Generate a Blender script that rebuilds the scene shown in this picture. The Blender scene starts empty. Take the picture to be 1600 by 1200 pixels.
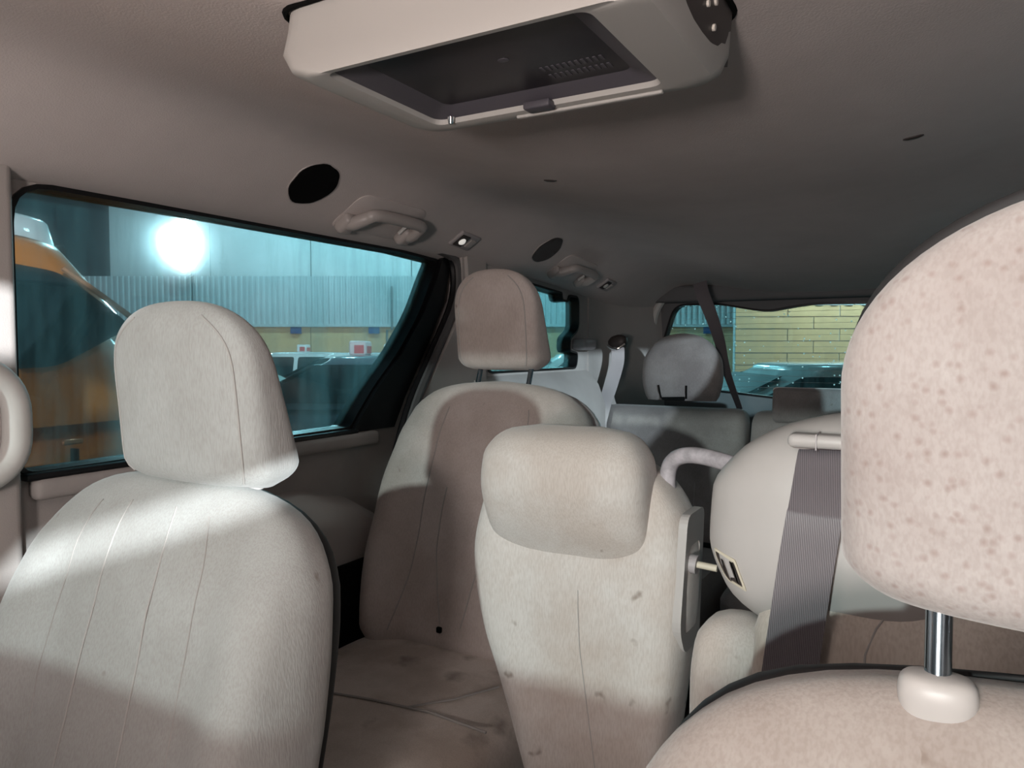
import bpy, bmesh, math, random
from mathutils import Vector, Matrix, noise
from math import sin, cos, pi, radians, sqrt
random.seed(7)
S = bpy.context.scene
COL = S.collection
# ------------------------------------------------------------------ camera
cd = bpy.data.cameras.new('camera'); cam = bpy.data.objects.new('camera', cd); COL.objects.link(cam)
cam.location = (.33, 0, 1.05)
cam.rotation_euler = (radians(90 - 2.74), 0, radians(29.6))
cd.sensor_width = 36; cd.lens = 36 * 1150 / 1600; cd.clip_start = .02; cd.clip_end = 200
S.camera = cam
# ------------------------------------------------------------------ world, exposure
w = bpy.data.worlds.new('night'); S.world = w; w.use_nodes = True
bgn = w.node_tree.nodes['Background']; bgn.inputs[0].default_value = (.10, .16, .20, 1); bgn.inputs[1].default_value = .22
S.view_settings.view_transform = 'Standard'; S.view_settings.look = 'None'
S.view_settings.gamma = 1; S.view_settings.use_curve_mapping = False
S.view_settings.exposure = 0.0
# ------------------------------------------------------------------ lights: lamps of the parking lot and added fill lights
def add_light(name, kind, loc, target, energy, color, size=.3, spot=None, parent=None):
    l = bpy.data.lights.new(name, kind); l.energy = energy; l.color = color
    if kind == 'AREA': l.size = size
    else: l.shadow_soft_size = size
    if spot: l.spot_size = radians(spot); l.spot_blend = .3
    o = bpy.data.objects.new(name, l); COL.objects.link(o); o.location = loc
    o.rotation_euler = (Vector(target) - Vector(loc)).to_track_quat('-Z', 'Y').to_euler()
    if parent: o.parent = parent
    return o
LOT = (.84, 1.0, .98)
FRONT_LAMP = (.5, -13.0, 3.5)
SIDE_LAMP = (8.6, -5.6, 2.5)
FLOOD = (-17.2, 13.05, 3.83)
_cf, _cr = (-sin(radians(29.6)), cos(radians(29.6))), (cos(radians(29.6)), sin(radians(29.6)))
def lot_xy(d, l, z): return (.33 + _cf[0]*d + _cr[0]*l, _cf[1]*d + _cr[1]*l, z)
add_light('front_lot_light', 'SPOT', FRONT_LAMP, (-.2, .8, .8), 3900, LOT, .17, 30)
add_light('side_lot_light', 'SPOT', SIDE_LAMP, (-.4, .55, .8), 14500, (.93, .96, 1), .09, 30)
add_light('flood_light', 'SPOT', (FLOOD[0] - _cf[0]*.4, FLOOD[1] - _cf[1]*.4, FLOOD[2]), (-5, 5, -.4), 1800, (.55, .95, 1), .3, 130)
# added fill lights that brighten the walls and the parked cars
for p, e in (((19.2, -6.6, 5.1), 520), ((19.2, -2.6, 5.1), 800), ((19.2, 1.6, 5.1), 700), ((15.0, 7.5, 3.6), 800), ((15.0, 11.5, 3.6), 800), ((10.5, -3.4, 5.6), 1500), ((8.5, 3.6, 5.6), 350)):
    add_light('yard_fill_light', 'POINT', lot_xy(*p), (0, 0, 0), e, (.80, .95, .92) if p[0] == 15.0 else (.46, .94, 1), .3)
add_light('taxi_fill_light', 'POINT', (3.2, 1.0, 6.2), (0, 0, 0), 230, (1, .70, .42), .3)  # added warm fill to bring out the orange taxi, no known lamp
add_light('van_fill_light', 'POINT', (-1.75, 4.2, 6.6), (0, 0, 0), 260, (.6, .92, 1), .3)  # added fill that brightens the white van's side

# ------------------------------------------------------------------ materials
def nodes_of(m):
    m.use_nodes = True; nt = m.node_tree; return nt, nt.nodes, nt.links
def mat(name, col, rough=.6, metal=0, spec=.5, bump=0, bscale=200, var=0, vscale=6, var_col=None, coat=0, emit=None, estr=0, sheen=0):
    m = bpy.data.materials.new(name); nt, N, L = nodes_of(m); b = N['Principled BSDF']
    b.inputs['Base Color'].default_value = (*col, 1); b.inputs['Roughness'].default_value = rough
    b.inputs['Metallic'].default_value = metal; b.inputs['Specular IOR Level'].default_value = spec
    if coat: b.inputs['Coat Weight'].default_value = coat; b.inputs['Coat Roughness'].default_value = .06
    if sheen: b.inputs['Sheen Weight'].default_value = sheen
    tc = N.new('ShaderNodeTexCoord')
    if var:
        n = N.new('ShaderNodeTexNoise'); n.inputs['Scale'].default_value = vscale; n.inputs['Detail'].default_value = 5
        n.inputs['Roughness'].default_value = .65
        L.new(tc.outputs['Object'], n.inputs['Vector'])
        r = N.new('ShaderNodeValToRGB'); r.color_ramp.elements[0].position = .36; r.color_ramp.elements[1].position = .66
        vc = var_col or tuple(c * (1 - var) for c in col)
        r.color_ramp.elements[0].color = (*vc, 1); r.color_ramp.elements[1].color = (*col, 1)
        L.new(n.outputs['Fac'], r.inputs['Fac']); L.new(r.outputs['Color'], b.inputs['Base Color'])
    if bump:
        n2 = N.new('ShaderNodeTexNoise'); n2.inputs['Scale'].default_value = bscale; n2.inputs['Detail'].default_value = 3
        L.new(tc.outputs['Object'], n2.inputs['Vector'])
        bp = N.new('ShaderNodeBump'); bp.inputs['Strength'].default_value = bump; bp.inputs['Distance'].default_value = .002
        L.new(n2.outputs['Fac'], bp.inputs['Height']); L.new(bp.outputs['Normal'], b.inputs['Normal'])
    if emit: b.inputs['Emission Color'].default_value = (*emit, 1); b.inputs['Emission Strength'].default_value = estr
    return m
def fabric(name, col, dirt, spot=(.16, .11, .08), spots=.2, weave=620, dscale=5, seed=0.0, aniso=(1, 1, .16), wstr=.25, spot_scale=22, spot_r=(.05, .17), warp=.05):
    """soiled velour: broad soiling, small dark spots, fine vertical ribbing"""
    m = bpy.data.materials.new(name); nt, N, L = nodes_of(m); b = N['Principled BSDF']
    b.inputs['Roughness'].default_value = .92; b.inputs['Specular IOR Level'].default_value = .15
    b.inputs['Sheen Weight'].default_value = .25; b.inputs['Sheen Roughness'].default_value = .5
    tc = N.new('ShaderNodeTexCoord'); mp = N.new('ShaderNodeMapping'); mp.inputs['Location'].default_value = (seed, seed * .7, seed * .3)
    L.new(tc.outputs['Object'], mp.inputs['Vector'])
    n = N.new('ShaderNodeTexNoise'); n.inputs['Scale'].default_value = dscale; n.inputs['Detail'].default_value = 7; n.inputs['Roughness'].default_value = .62
    L.new(mp.outputs['Vector'], n.inputs['Vector'])
    r = N.new('ShaderNodeValToRGB'); r.color_ramp.elements[0].position = .40; r.color_ramp.elements[1].position = .60
    r.color_ramp.elements[0].color = (*dirt, 1); r.color_ramp.elements[1].color = (*col, 1)
    L.new(n.outputs['Fac'], r.inputs['Fac'])
    v = N.new('ShaderNodeTexVoronoi'); v.inputs['Scale'].default_value = spot_scale; v.inputs['Randomness'].default_value = 1
    wn = N.new('ShaderNodeTexNoise'); wn.inputs['Scale'].default_value = 30
    L.new(mp.outputs['Vector'], wn.inputs['Vector'])
    mxv = N.new('ShaderNodeMixRGB'); mxv.blend_type = 'ADD'; mxv.inputs['Fac'].default_value = warp
    L.new(mp.outputs['Vector'], mxv.inputs['Color1']); L.new(wn.outputs['Color'], mxv.inputs['Color2'])
    L.new(mxv.outputs['Color'], v.inputs['Vector'])
    rs = N.new('ShaderNodeValToRGB'); rs.color_ramp.elements[0].position = spot_r[0]; rs.color_ramp.elements[1].position = spot_r[1]
    rs.color_ramp.elements[0].color = (1, 1, 1, 1); rs.color_ramp.elements[1].color = (0, 0, 0, 1)
    L.new(v.outputs['Distance'], rs.inputs['Fac'])
    # only some cells carry a spot
    sep = N.new('ShaderNodeSeparateColor'); L.new(v.outputs['Color'], sep.inputs['Color'])
    lt = N.new('ShaderNodeMath'); lt.operation = 'LESS_THAN'; lt.inputs[1].default_value = spots; L.new(sep.outputs[0], lt.inputs[0])
    ml = N.new('ShaderNodeMath'); ml.operation = 'MULTIPLY'; L.new(rs.outputs['Color'], ml.inputs[0]); L.new(lt.outputs[0], ml.inputs[1])
    m2 = N.new('ShaderNodeMath'); m2.operation = 'MULTIPLY'; m2.inputs[1].default_value = .55; L.new(ml.outputs[0], m2.inputs[0])
    mx = N.new('ShaderNodeMixRGB'); L.new(m2.outputs[0], mx.inputs['Fac']); L.new(r.outputs['Color'], mx.inputs['Color1']); mx.inputs['Color2'].default_value = (*spot, 1)
    # weave
    mp2 = N.new('ShaderNodeMapping'); mp2.inputs['Scale'].default_value = aniso; L.new(tc.outputs['Object'], mp2.inputs['Vector'])
    n2 = N.new('ShaderNodeTexNoise'); n2.inputs['Scale'].default_value = weave; n2.inputs['Detail'].default_value = 1
    L.new(mp2.outputs['Vector'], n2.inputs['Vector'])
    r2 = N.new('ShaderNodeValToRGB'); r2.color_ramp.elements[0].position = .35; r2.color_ramp.elements[1].position = .6
    r2.color_ramp.elements[0].color = (.80, .77, .75, 1); r2.color_ramp.elements[1].color = (1, 1, 1, 1)
    L.new(n2.outputs['Fac'], r2.inputs['Fac'])
    mm = N.new('ShaderNodeMixRGB'); mm.blend_type = 'MULTIPLY'; mm.inputs['Fac'].default_value = min(1, wstr * 2)
    L.new(mx.outputs['Color'], mm.inputs['Color1']); L.new(r2.outputs['Color'], mm.inputs['Color2'])
    L.new(mm.outputs['Color'], b.inputs['Base Color'])
    bp = N.new('ShaderNodeBump'); bp.inputs['Strength'].default_value = wstr; bp.inputs['Distance'].default_value = .0015
    L.new(n2.outputs['Fac'], bp.inputs['Height']); L.new(bp.outputs['Normal'], b.inputs['Normal'])
    return m
def glass(name, tint, haze=.0, haze_col=(.6, .8, .85), specks=0, streak=(1, 1, .12), gloss=.06, scatter=0):
    """tinted car glass with a film of dirt: clear part + dull scattering film"""
    m = bpy.data.materials.new(name); nt, N, L = nodes_of(m); N.remove(N['Principled BSDF']); out = N['Material Output']
    tr = N.new('ShaderNodeBsdfTransparent'); tr.inputs['Color'].default_value = (*tint, 1)
    gl = N.new('ShaderNodeBsdfGlossy'); gl.inputs['Roughness'].default_value = .03
    mg = N.new('ShaderNodeMixShader'); mg.inputs['Fac'].default_value = gloss
    L.new(tr.outputs[0], mg.inputs[1]); L.new(gl.outputs[0], mg.inputs[2])
    last = mg
    rf = N.new('ShaderNodeBsdfRefraction'); rf.inputs['IOR'].default_value = 1.012; rf.inputs['Roughness'].default_value = 1.0; rf.inputs['Color'].default_value = (*tint, 1)
    if scatter:
        ms = N.new('ShaderNodeMixShader'); ms.inputs['Fac'].default_value = scatter; L.new(last.outputs[0], ms.inputs[1]); L.new(rf.outputs[0], ms.inputs[2]); last = ms
    tc = N.new('ShaderNodeTexCoord')
    if haze:
        tl = N.new('ShaderNodeBsdfTranslucent'); tl.inputs['Color'].default_value = (*haze_col, 1)
        mp = N.new('ShaderNodeMapping'); mp.inputs['Scale'].default_value = streak; mp.inputs['Rotation'].default_value = (radians(28), 0, 0)
        L.new(tc.outputs['Object'], mp.inputs['Vector'])
        n = N.new('ShaderNodeTexNoise'); n.inputs['Scale'].default_value = 9; n.inputs['Detail'].default_value = 6; n.inputs['Roughness'].default_value = .7
        L.new(mp.outputs['Vector'], n.inputs['Vector'])
        r = N.new('ShaderNodeMapRange'); r.inputs[1].default_value = .42; r.inputs[2].default_value = .72; r.inputs[3].default_value = haze * .15; r.inputs[4].default_value = haze * 2.4
        L.new(n.outputs['Fac'], r.inputs[0])
        mh = N.new('ShaderNodeMixShader'); L.new(r.outputs[0], mh.inputs['Fac']); L.new(last.outputs[0], mh.inputs[1]); L.new(tl.outputs[0], mh.inputs[2]); last = mh
    if specks:
        v = N.new('ShaderNodeTexVoronoi'); v.inputs['Scale'].default_value = specks; L.new(tc.outputs['Object'], v.inputs['Vector'])
        lt = N.new('ShaderNodeMath'); lt.operation = 'LESS_THAN'; lt.inputs[1].default_value = .17; L.new(v.outputs['Distance'], lt.inputs[0])
        sep = N.new('ShaderNodeSeparateColor'); L.new(v.outputs['Color'], sep.inputs['Color'])
        l2 = N.new('ShaderNodeMath'); l2.operation = 'LESS_THAN'; l2.inputs[1].default_value = .3; L.new(sep.outputs[0], l2.inputs[0])
        ml = N.new('ShaderNodeMath'); ml.operation = 'MULTIPLY'; L.new(lt.outputs[0], ml.inputs[0]); L.new(l2.outputs[0], ml.inputs[1])
        m5 = N.new('ShaderNodeMath'); m5.operation = 'MULTIPLY'; m5.inputs[1].default_value = .8; L.new(ml.outputs[0], m5.inputs[0])
        t2 = N.new('ShaderNodeBsdfTranslucent'); t2.inputs['Color'].default_value = (.95, 1, 1, 1)
        mh = N.new('ShaderNodeMixShader'); L.new(m5.outputs[0], mh.inputs['Fac']); L.new(last.outputs[0], mh.inputs[1]); L.new(t2.outputs[0], mh.inputs[2]); last = mh
    L.new(last.outputs[0], out.inputs['Surface'])
    return m
BEIGE = (.60, .555, .535); DIRT = (.47, .42, .385)
M = dict(
    seat_front=fabric('soiled_velour_front_passenger', (.42, .42, .412), (.35, .342, .33), seed=1.3, spots=.10, dscale=4),
    seat_driver=fabric('soiled_velour_driver', (.385, .34, .315), (.32, .27, .245), seed=3.1, spots=.10, dscale=7, weave=430, aniso=(1, 1, .4)),
    head_driver=fabric('dimpled_velour_driver_headrest', (.415, .38, .366), (.35, .305, .29), seed=5.0, spots=1.1, spot_scale=150, spot=(.26, .19, .17), spot_r=(.08, .36), warp=.006, dscale=9, weave=520, aniso=(1, 1, .5), wstr=.2),
    seat_mid=fabric('soiled_velour_middle', (.63, .60, .575), (.54, .48, .44), seed=7.7, spots=.30, dscale=6),
    seat_rear=fabric('soiled_velour_second_row', (.56, .50, .475), (.45, .39, .36), seed=2.2, spots=.12, dscale=5),
    cushion=fabric('stained_velour_cushion', (.66, .59, .54), (.48, .41, .36), seed=9.4, spots=.5, dscale=6, spot=(.10, .07, .05), spot_scale=13, spot_r=(.06, .34)),
    third=fabric('grey_velour_third_row', (.30, .275, .265), (.225, .20, .195), seed=4.4, spots=.03, dscale=5),
    seam=mat('seam_thread', (.385, .365, .35), .9),
    seam_dark=mat('dark_seam_thread', (.345, .325, .31), .9),  # a little darker than the other seam thread
    back_panel=mat('dark_seat_back_panel', (.018, .017, .018), .7),
    headliner=mat('woven_headliner', (.64, .575, .555), .95, spec=.1, bump=.25, bscale=420, var=.10, vscale=3),
    pillar=mat('grey_pillar_plastic', (.50, .46, .44), .62, spec=.35, bump=.15, bscale=500, var=.10, vscale=5),
    door=mat('grey_door_panel', (.40, .37, .355), .7, spec=.3, bump=.15, bscale=400, var=.14, vscale=6),
    tailgate=mat('dark_grey_tailgate_trim', (.16, .16, .165), .75, spec=.3, bump=.1, bscale=300),
    black=mat('black_window_trim', (.006, .006, .007), .35, spec=.4),
    rubber=mat('grey_rubber_seal', (.10, .095, .095), .45, spec=.5),
    dark=mat('black_void_plastic', (.004, .004, .004), .9, spec=.1),
    shell=mat('pale_grey_shell_plastic', (.47, .44, .425), .42, spec=.45, var=.05, vscale=9),
    grey_plastic=mat('grey_plastic', (.40, .365, .37), .5, bump=.1, bscale=300),
    lightgrey=mat('light_grey_plastic', (.60, .59, .57), .5, spec=.4),
    console=mat('grey_green_console_plastic', (.45, .44, .42), .5, spec=.4),
    handle=mat('roof_handle_plastic', (.44, .40, .385), .4, spec=.5),
    worn=mat('worn_grey_handle', (.50, .46, .49), .55, var=.35, vscale=60),
    belt=None,
    chrome=mat('chrome', (.75, .75, .76), .12, metal=1),
    steel=mat('dark_chrome_post', (.27, .32, .36), .2, metal=1),
    tan=mat('yellowed_plastic', (.62, .56, .45), .5),
    screen=mat('screen_glass', (.028, .026, .031), .38, spec=.4),
    bezel=mat('screen_bezel', (.075, .070, .084), .5),
    sidep=mat('brown_black_side_panel', (.045, .036, .034), .5),
    dot=mat('pale_button', (.7, .66, .6), .4, emit=(1, .9, .8), estr=.0),
    lens=mat('reading_lamp_lens', (.7, .68, .64), .25, emit=(1, .96, .9), estr=.5),
    carpet=mat('grey_carpet', (.10, .092, .088), .95, bump=.5, bscale=300, var=.3, vscale=12),
    dash=mat('dark_dashboard', (.05, .05, .052), .7, bump=.2, bscale=300),
    side_glass=glass('blue_tinted_side_glass', (.62, .68, .70), .09, (.34, .70, .78), scatter=.10),
    quarter_glass=glass('blue_tinted_quarter_glass', (.55, .68, .70), .12, (.42, .78, .85), streak=(1, .5, .3), scatter=.1),
    rear_glass=glass('tinted_rear_glass', (.58, .70, .72), .03, (.4, .7, .75), specks=55),
    clear_glass=glass('clear_windscreen', (.93, .96, .95), 0),
    asphalt=mat('asphalt', (.035, .035, .035), .9, bump=.4, bscale=60, var=.3, vscale=2),
    yellow=mat('yellow_painted_wall', (.80, .50, .27), .85, var=.14, vscale=.9),
    sheet=mat('grey_corrugated_sheet', (.56, .60, .62), .6, var=.12, vscale=.7),
    fascia=mat('white_fascia_sheet', (.72, .74, .75), .6, var=.12, vscale=.5),
    bluesign=mat('dark_blue_sign', (.03, .07, .22), .5),
    pole=mat('galvanised_pole', (.2, .21, .22), .5, metal=.6),
    lamp=mat('flood_lamp_face', (1, 1, 1), .4, emit=(.80, 1, 1), estr=60),
    white_paint=mat('white_car_paint', (.72, .74, .74), .3, coat=.8),
    blue_paint=mat('slate_blue_car_paint', (.10, .16, .20), .3, coat=.8),
    teal_paint=mat('grey_teal_car_paint', (.34, .42, .43), .3, coat=.8),
    orange_paint=mat('burnt_orange_taxi_paint', (.52, .17, .025), .32, coat=.8),
    car_glass=mat('dark_car_glass', (.012, .022, .026), .08, spec=.8),
    green_glass=mat('green_car_glass', (.05, .16, .13), .1, spec=.8),
    tyre=mat('tyre_rubber', (.02, .02, .02), .85),
    rim=mat('alloy_rim', (.5, .5, .52), .3, metal=.9),
    red_lamp=mat('red_lamp_lens', (.5, .02, .02), .2),
    sign_white=mat('white_sign_plastic', (.85, .8, .8), .5),
    sign_red=mat('red_sign_plastic', (.65, .06, .07), .5),
    copper=mat('bright_window_moulding', (.62, .30, .16), .25, metal=.6),
)
def belt_mat():
    m = bpy.data.materials.new('ribbed_belt_webbing'); nt, N, L = nodes_of(m); b = N['Principled BSDF']
    b.inputs['Roughness'].default_value = .42; b.inputs['Specular IOR Level'].default_value = .6
    tc = N.new('ShaderNodeTexCoord'); mp = N.new('ShaderNodeMapping'); mp.inputs['Rotation'].default_value = (0, radians(6), 0)
    wv = N.new('ShaderNodeTexWave'); wv.wave_type = 'BANDS'; wv.bands_direction = 'X'; wv.inputs['Scale'].default_value = 165; wv.inputs['Distortion'].default_value = .25; wv.inputs['Detail Scale'].default_value = 40
    L.new(tc.outputs['Object'], mp.inputs['Vector']); L.new(mp.outputs['Vector'], wv.inputs['Vector'])
    r = N.new('ShaderNodeValToRGB'); r.color_ramp.elements[0].color = (.10, .087, .096, 1); r.color_ramp.elements[1].color = (.175, .155, .168, 1)
    L.new(wv.outputs['Fac'], r.inputs['Fac']); L.new(r.outputs['Color'], b.inputs['Base Color'])
    bp = N.new('ShaderNodeBump'); bp.inputs['Strength'].default_value = .35; bp.inputs['Distance'].default_value = .0008
    L.new(wv.outputs['Fac'], bp.inputs['Height']); L.new(bp.outputs['Normal'], b.inputs['Normal'])
    return m
M['belt'] = belt_mat()

# ------------------------------------------------------------------ mesh helpers
def cat(P, t):
    """Catmull-Rom through control tuples whose first entry is the parameter"""
    n = len(P)
    if t <= P[0][0]: return P[0][1:]
    if t >= P[-1][0]: return P[-1][1:]
    i = max(k for k in range(n - 1) if P[k][0] <= t)
    p1, p2 = P[i], P[i + 1]; h = p2[0] - p1[0]; u = (t - p1[0]) / h
    out = []
    for c in range(1, len(p1)):
        d = (p2[c] - p1[c]) / h
        def slope(k):
            if k <= 0 or k >= n - 1: return d
            dl = (P[k][c] - P[k - 1][c]) / (P[k][0] - P[k - 1][0]); dr = (P[k + 1][c] - P[k][c]) / (P[k + 1][0] - P[k][0])
            return 0 if dl * dr <= 0 else 2 * dl * dr / (dl + dr)
        m1, m2 = slope(i) * h, slope(i + 1) * h
        out.append((2*u**3-3*u*u+1)*p1[c] + (u**3-2*u*u+u)*m1 + (-2*u**3+3*u*u)*p2[c] + (u**3-u*u)*m2)
    return out
def wloc(o):
    v = Vector((0, 0, 0))
    while o: v += o.location; o = o.parent
    return v
def obj(name, vf, m, parent=None, smooth=True, local=False, structure=False):
    verts, faces = vf
    verts = [Vector(v) for v in verts]
    me = bpy.data.meshes.new(name)
    loc = Vector((0, 0, 0))
    if not local:
        if parent: off = wloc(parent)
        else:
            lo = [min(v[i] for v in verts) for i in range(3)]; hi = [max(v[i] for v in verts) for i in range(3)]
            off = Vector(((lo[0] + hi[0]) / 2, (lo[1] + hi[1]) / 2, lo[2])); loc = off
        verts = [v - off for v in verts]
    me.from_pydata(verts, [], faces); me.update()
    bm = bmesh.new(); bm.from_mesh(me); bmesh.ops.remove_doubles(bm, verts=bm.verts, dist=1e-6)
    bmesh.ops.recalc_face_normals(bm, faces=bm.faces); bm.to_mesh(me); bm.free()
    if smooth:
        me.polygons.foreach_set('use_smooth', [True] * len(me.polygons))
        if smooth != 'all':
            try: me.set_sharp_from_angle(angle=radians(38))
            except Exception: pass
    me.materials.append(m)
    o = bpy.data.objects.new(name, me); COL.objects.link(o); o.location = loc
    if parent: o.parent = parent
    if structure: o['kind'] = 'structure'
    return o
def empty(name, loc, label, cat, group=None, rz=0):
    o = bpy.data.objects.new(name, None); COL.objects.link(o); o.location = loc; o.rotation_euler = (0, 0, rz)
    o.empty_display_size = .05; o['label'] = label; o['category'] = cat
    if group: o['group'] = group
    return o
def tag(o, label, cat, group=None):
    o['label'] = label; o['category'] = cat
    if group: o['group'] = group
    return o
def struct_root(name, loc, label=None):
    o = bpy.data.objects.new(name, None); COL.objects.link(o); o.location = loc; o.empty_display_size = .05
    o['kind'] = 'structure'
    return o
def join(*vfs):
    V, F = [], []
    for v, f in vfs:
        k = len(V); V += [tuple(p) for p in v]; F += [tuple(i + k for i in q) for q in f]
    return V, F
def box(x0, x1, y0, y1, z0, z1):
    V = [(x, y, z) for x in (x0, x1) for y in (y0, y1) for z in (z0, z1)]
    return V, [(0, 1, 3, 2), (4, 6, 7, 5), (0, 4, 5, 1), (2, 3, 7, 6), (0, 2, 6, 4), (1, 5, 7, 3)]
def rbox(x0, x1, y0, y1, z0, z1, r=.01, seg=3):
    bm = bmesh.new(); V, F = box(x0, x1, y0, y1, z0, z1)
    vs = [bm.verts.new(v) for v in V]
    for f in F: bm.faces.new([vs[i] for i in f])
    bmesh.ops.recalc_face_normals(bm, faces=bm.faces)
    bmesh.ops.bevel(bm, geom=list(bm.edges), offset=r, segments=seg, profile=.5, affect='EDGES')
    bm.verts.index_update()
    out = ([tuple(v.co) for v in bm.verts], [tuple(v.index for v in f.verts) for f in bm.faces]); bm.free(); return out
def xform(vf, mtx): return [tuple(mtx @ Vector(v)) for v in vf[0]], vf[1]
def loft(rings, closed=True):
    n = len(rings[0]); V = [tuple(p) for r in rings for p in r]; F = []
    for i in range(len(rings) - 1):
        for j in range(n if closed else n - 1):
            k = (j + 1) % n; F.append((i*n+j, i*n+k, (i+1)*n+k, (i+1)*n+j))
    if closed:
        for i, rev in ((0, True), (len(rings) - 1, False)):
            c = Vector((0, 0, 0))
            for p in rings[i]: c += Vector(p)
            V.append(tuple(c / n)); ci = len(V) - 1
            for j in range(n):
                k = (j + 1) % n; a, b = i*n+j, i*n+k
                F.append((b, a, ci) if rev else (a, b, ci))
    return V, F
def spw(v, e): return math.copysign(abs(v) ** e, v)
def resample(path, n):
    """smooth Catmull-Rom curve through points"""
    P = [Vector(p) for p in path]; out = []; m = len(P) - 1
    for k in range(n + 1):
        t = k / n * m; i = min(int(t), m - 1); u = t - i
        p0, p1, p2, p3 = P[max(i-1, 0)], P[i], P[i+1], P[min(i+2, m)]
        out.append(.5*((2*p1)+(p2-p0)*u+(2*p0-5*p1+4*p2-p3)*u*u+(3*p1-p0-3*p2+p3)*u**3))
    return out
def tube(path, r, n=8, closed=False, flat=None):
    P = [Vector(p) for p in path]; rings = []; m = len(P)
    rr = r if isinstance(r, (list, tuple)) else [r] * m
    up = None
    for i in range(m):
        t = (P[(i+1) % m] - P[i-1]) if closed else (P[min(i+1, m-1)] - P[max(i-1, 0)])
        t.normalize()
        if up is None: up = t.orthogonal().normalized() if not flat else Vector(flat)
        if flat: up = Vector(flat)
        u = (up - t * up.dot(t)).normalized(); v = t.cross(u); up = u
        rings.append([P[i] + (u*cos(a)+v*sin(a))*rr[i] for a in [2*pi*k/n for k in range(n)]])
    if closed:
        rings.append(rings[0]); V = [tuple(p) for q in rings for p in q]; F = []
        for i in range(m):
            for j in range(n):
                k = (j+1) % n; F.append((i*n+j, i*n+k, (i+1)*n+k, (i+1)*n+j))
        return V, F
    return loft(rings)
def ribbon(path, wdirs, width, th, rib=0, nw=2):
    """webbing: path of points, width directions per point; optional lengthwise ribs"""
    P = [Vector(p) for p in path]; rings = []
    for i, p in enumerate(P):
        t = (P[min(i+1, len(P)-1)] - P[max(i-1, 0)]).normalized()
        wd = Vector(wdirs[i] if isinstance(wdirs, list) else wdirs); wd = (wd - t*wd.dot(t)).normalized(); nn = t.cross(wd)
        top, bot = [], []
        for k in range(nw + 1):
            a = -width/2 + width*k/nw
            h = th/2 * (1 if (k % 2 == 0 or not rib) else 1 - rib)
            top.append(p + wd*a + nn*h); bot.append(p + wd*a - nn*h)
        rings.append(top + bot[::-1])
    return loft(rings)
def fillet(poly, r, seg=5):
    out = []; n = len(poly)
    for i in range(n):
        p = Vector(poly[i][:2]); a = Vector(poly[i-1][:2]); b = Vector(poly[(i+1) % n][:2])
        rr = poly[i][2] if len(poly[i]) > 2 else r
        la, lb = (a-p).length, (b-p).length; d = min(rr, la*.48, lb*.48)
        if d < 1e-5: out.append(tuple(p)); continue
        s, e = p + (a-p)/la*d, p + (b-p)/lb*d
        for k in range(seg + 1):
            t = k/seg; q = s*(1-t)**2 + p*2*t*(1-t) + e*t*t; out.append(tuple(q))
    return out
def plate(outer, holes, mp, th):
    """flat plate with holes; mp(u, v, w) maps plate coordinates to space, w in 0..th"""
    bm = bmesh.new(); loops = [outer] + list(holes); edges = []; rings = []
    for lp in loops:
        vs = [bm.verts.new((p[0], p[1], 0)) for p in lp]; rings.append(vs)
        for i in range(len(vs)): edges.append(bm.edges.new((vs[i], vs[(i+1) % len(vs)])))
    bmesh.ops.triangle_fill(bm, use_beauty=True, use_dissolve=False, edges=edges, normal=(0, 0, 1))
    bm.verts.index_update(); bm.verts.ensure_lookup_table()
    pts = [v.co.copy() for v in bm.verts]; tris = [tuple(v.index for v in f.verts) for f in bm.faces]
    n = len(pts)
    V = [mp(p.x, p.y, 0) for p in pts] + [mp(p.x, p.y, th) for p in pts]
    F = tris + [tuple(i + n for i in t[::-1]) for t in tris]
    for vs in rings:
        ids = [v.index for v in vs]
        for i in range(len(ids)):
            a, b = ids[i], ids[(i+1) % len(ids)]; F.append((a, b, b + n, a + n))
    bm.free(); return V, F
def offset_poly(poly, d):
    n = len(poly); out = []
    area = sum(poly[i][0]*poly[(i+1) % n][1] - poly[(i+1) % n][0]*poly[i][1] for i in range(n))
    sg = 1 if area > 0 else -1
    for i in range(n):
        a, p, b = Vector(poly[i-1][:2]), Vector(poly[i][:2]), Vector(poly[(i+1) % n][:2])
        e1, e2 = (p-a), (b-p)
        if e1.length < 1e-7: e1 = e2
        if e2.length < 1e-7: e2 = e1
        n1 = Vector((e1.y, -e1.x)).normalized()*sg; n2 = Vector((e2.y, -e2.x)).normalized()*sg
        m_ = (n1+n2); m_ = m_.normalized() if m_.length > 1e-6 else n1
        k = max(.5, m_.dot(n1)); out.append((p.x + m_.x*d/k, p.y + m_.y*d/k))
    return out

# ------------------------------------------------------------------ the van's shell
WX = .78
SLIDE = fillet([(.545, 1.285, .06), (.90, 1.287, .01), (1.40, 1.287, .01), (1.570, 1.279, .02), (1.535, 1.225, .05), (1.486, 1.138, .05), (1.396, 1.035, .05), (1.302, .955, .05), (1.226, .872, .012), (.545, .868, .03)], .03)
FRONTW = fillet([(-.30, 1.25, .03), (.42, 1.275, .04), (.42, .87, .03), (-.72, .87, .02)], .03)
QUART = fillet([(1.74, 1.255, .03), (2.00, 1.252, .01), (2.215, 1.238, .006), (2.222, 1.215, .008), (2.258, 1.213, .008), (2.27, 1.234, .012), (2.352, 1.232, .03), (2.352, 1.115, .03), (2.283, 1.083, .012), (2.280, 1.046, .012), (2.345, 1.038, .02), (2.335, .98, .04), (1.74, .98, .03)], .02)
ZP = [(0, 1.351), (.15, 1.353), (.25, 1.361), (.32, 1.370), (.45, 1.392), (.54, 1.399), (.59, 1.392), (.635, 1.366), (.70, 1.319), (.75, 1.292), (.80, 1.282), (.95, 1.275)]
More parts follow.
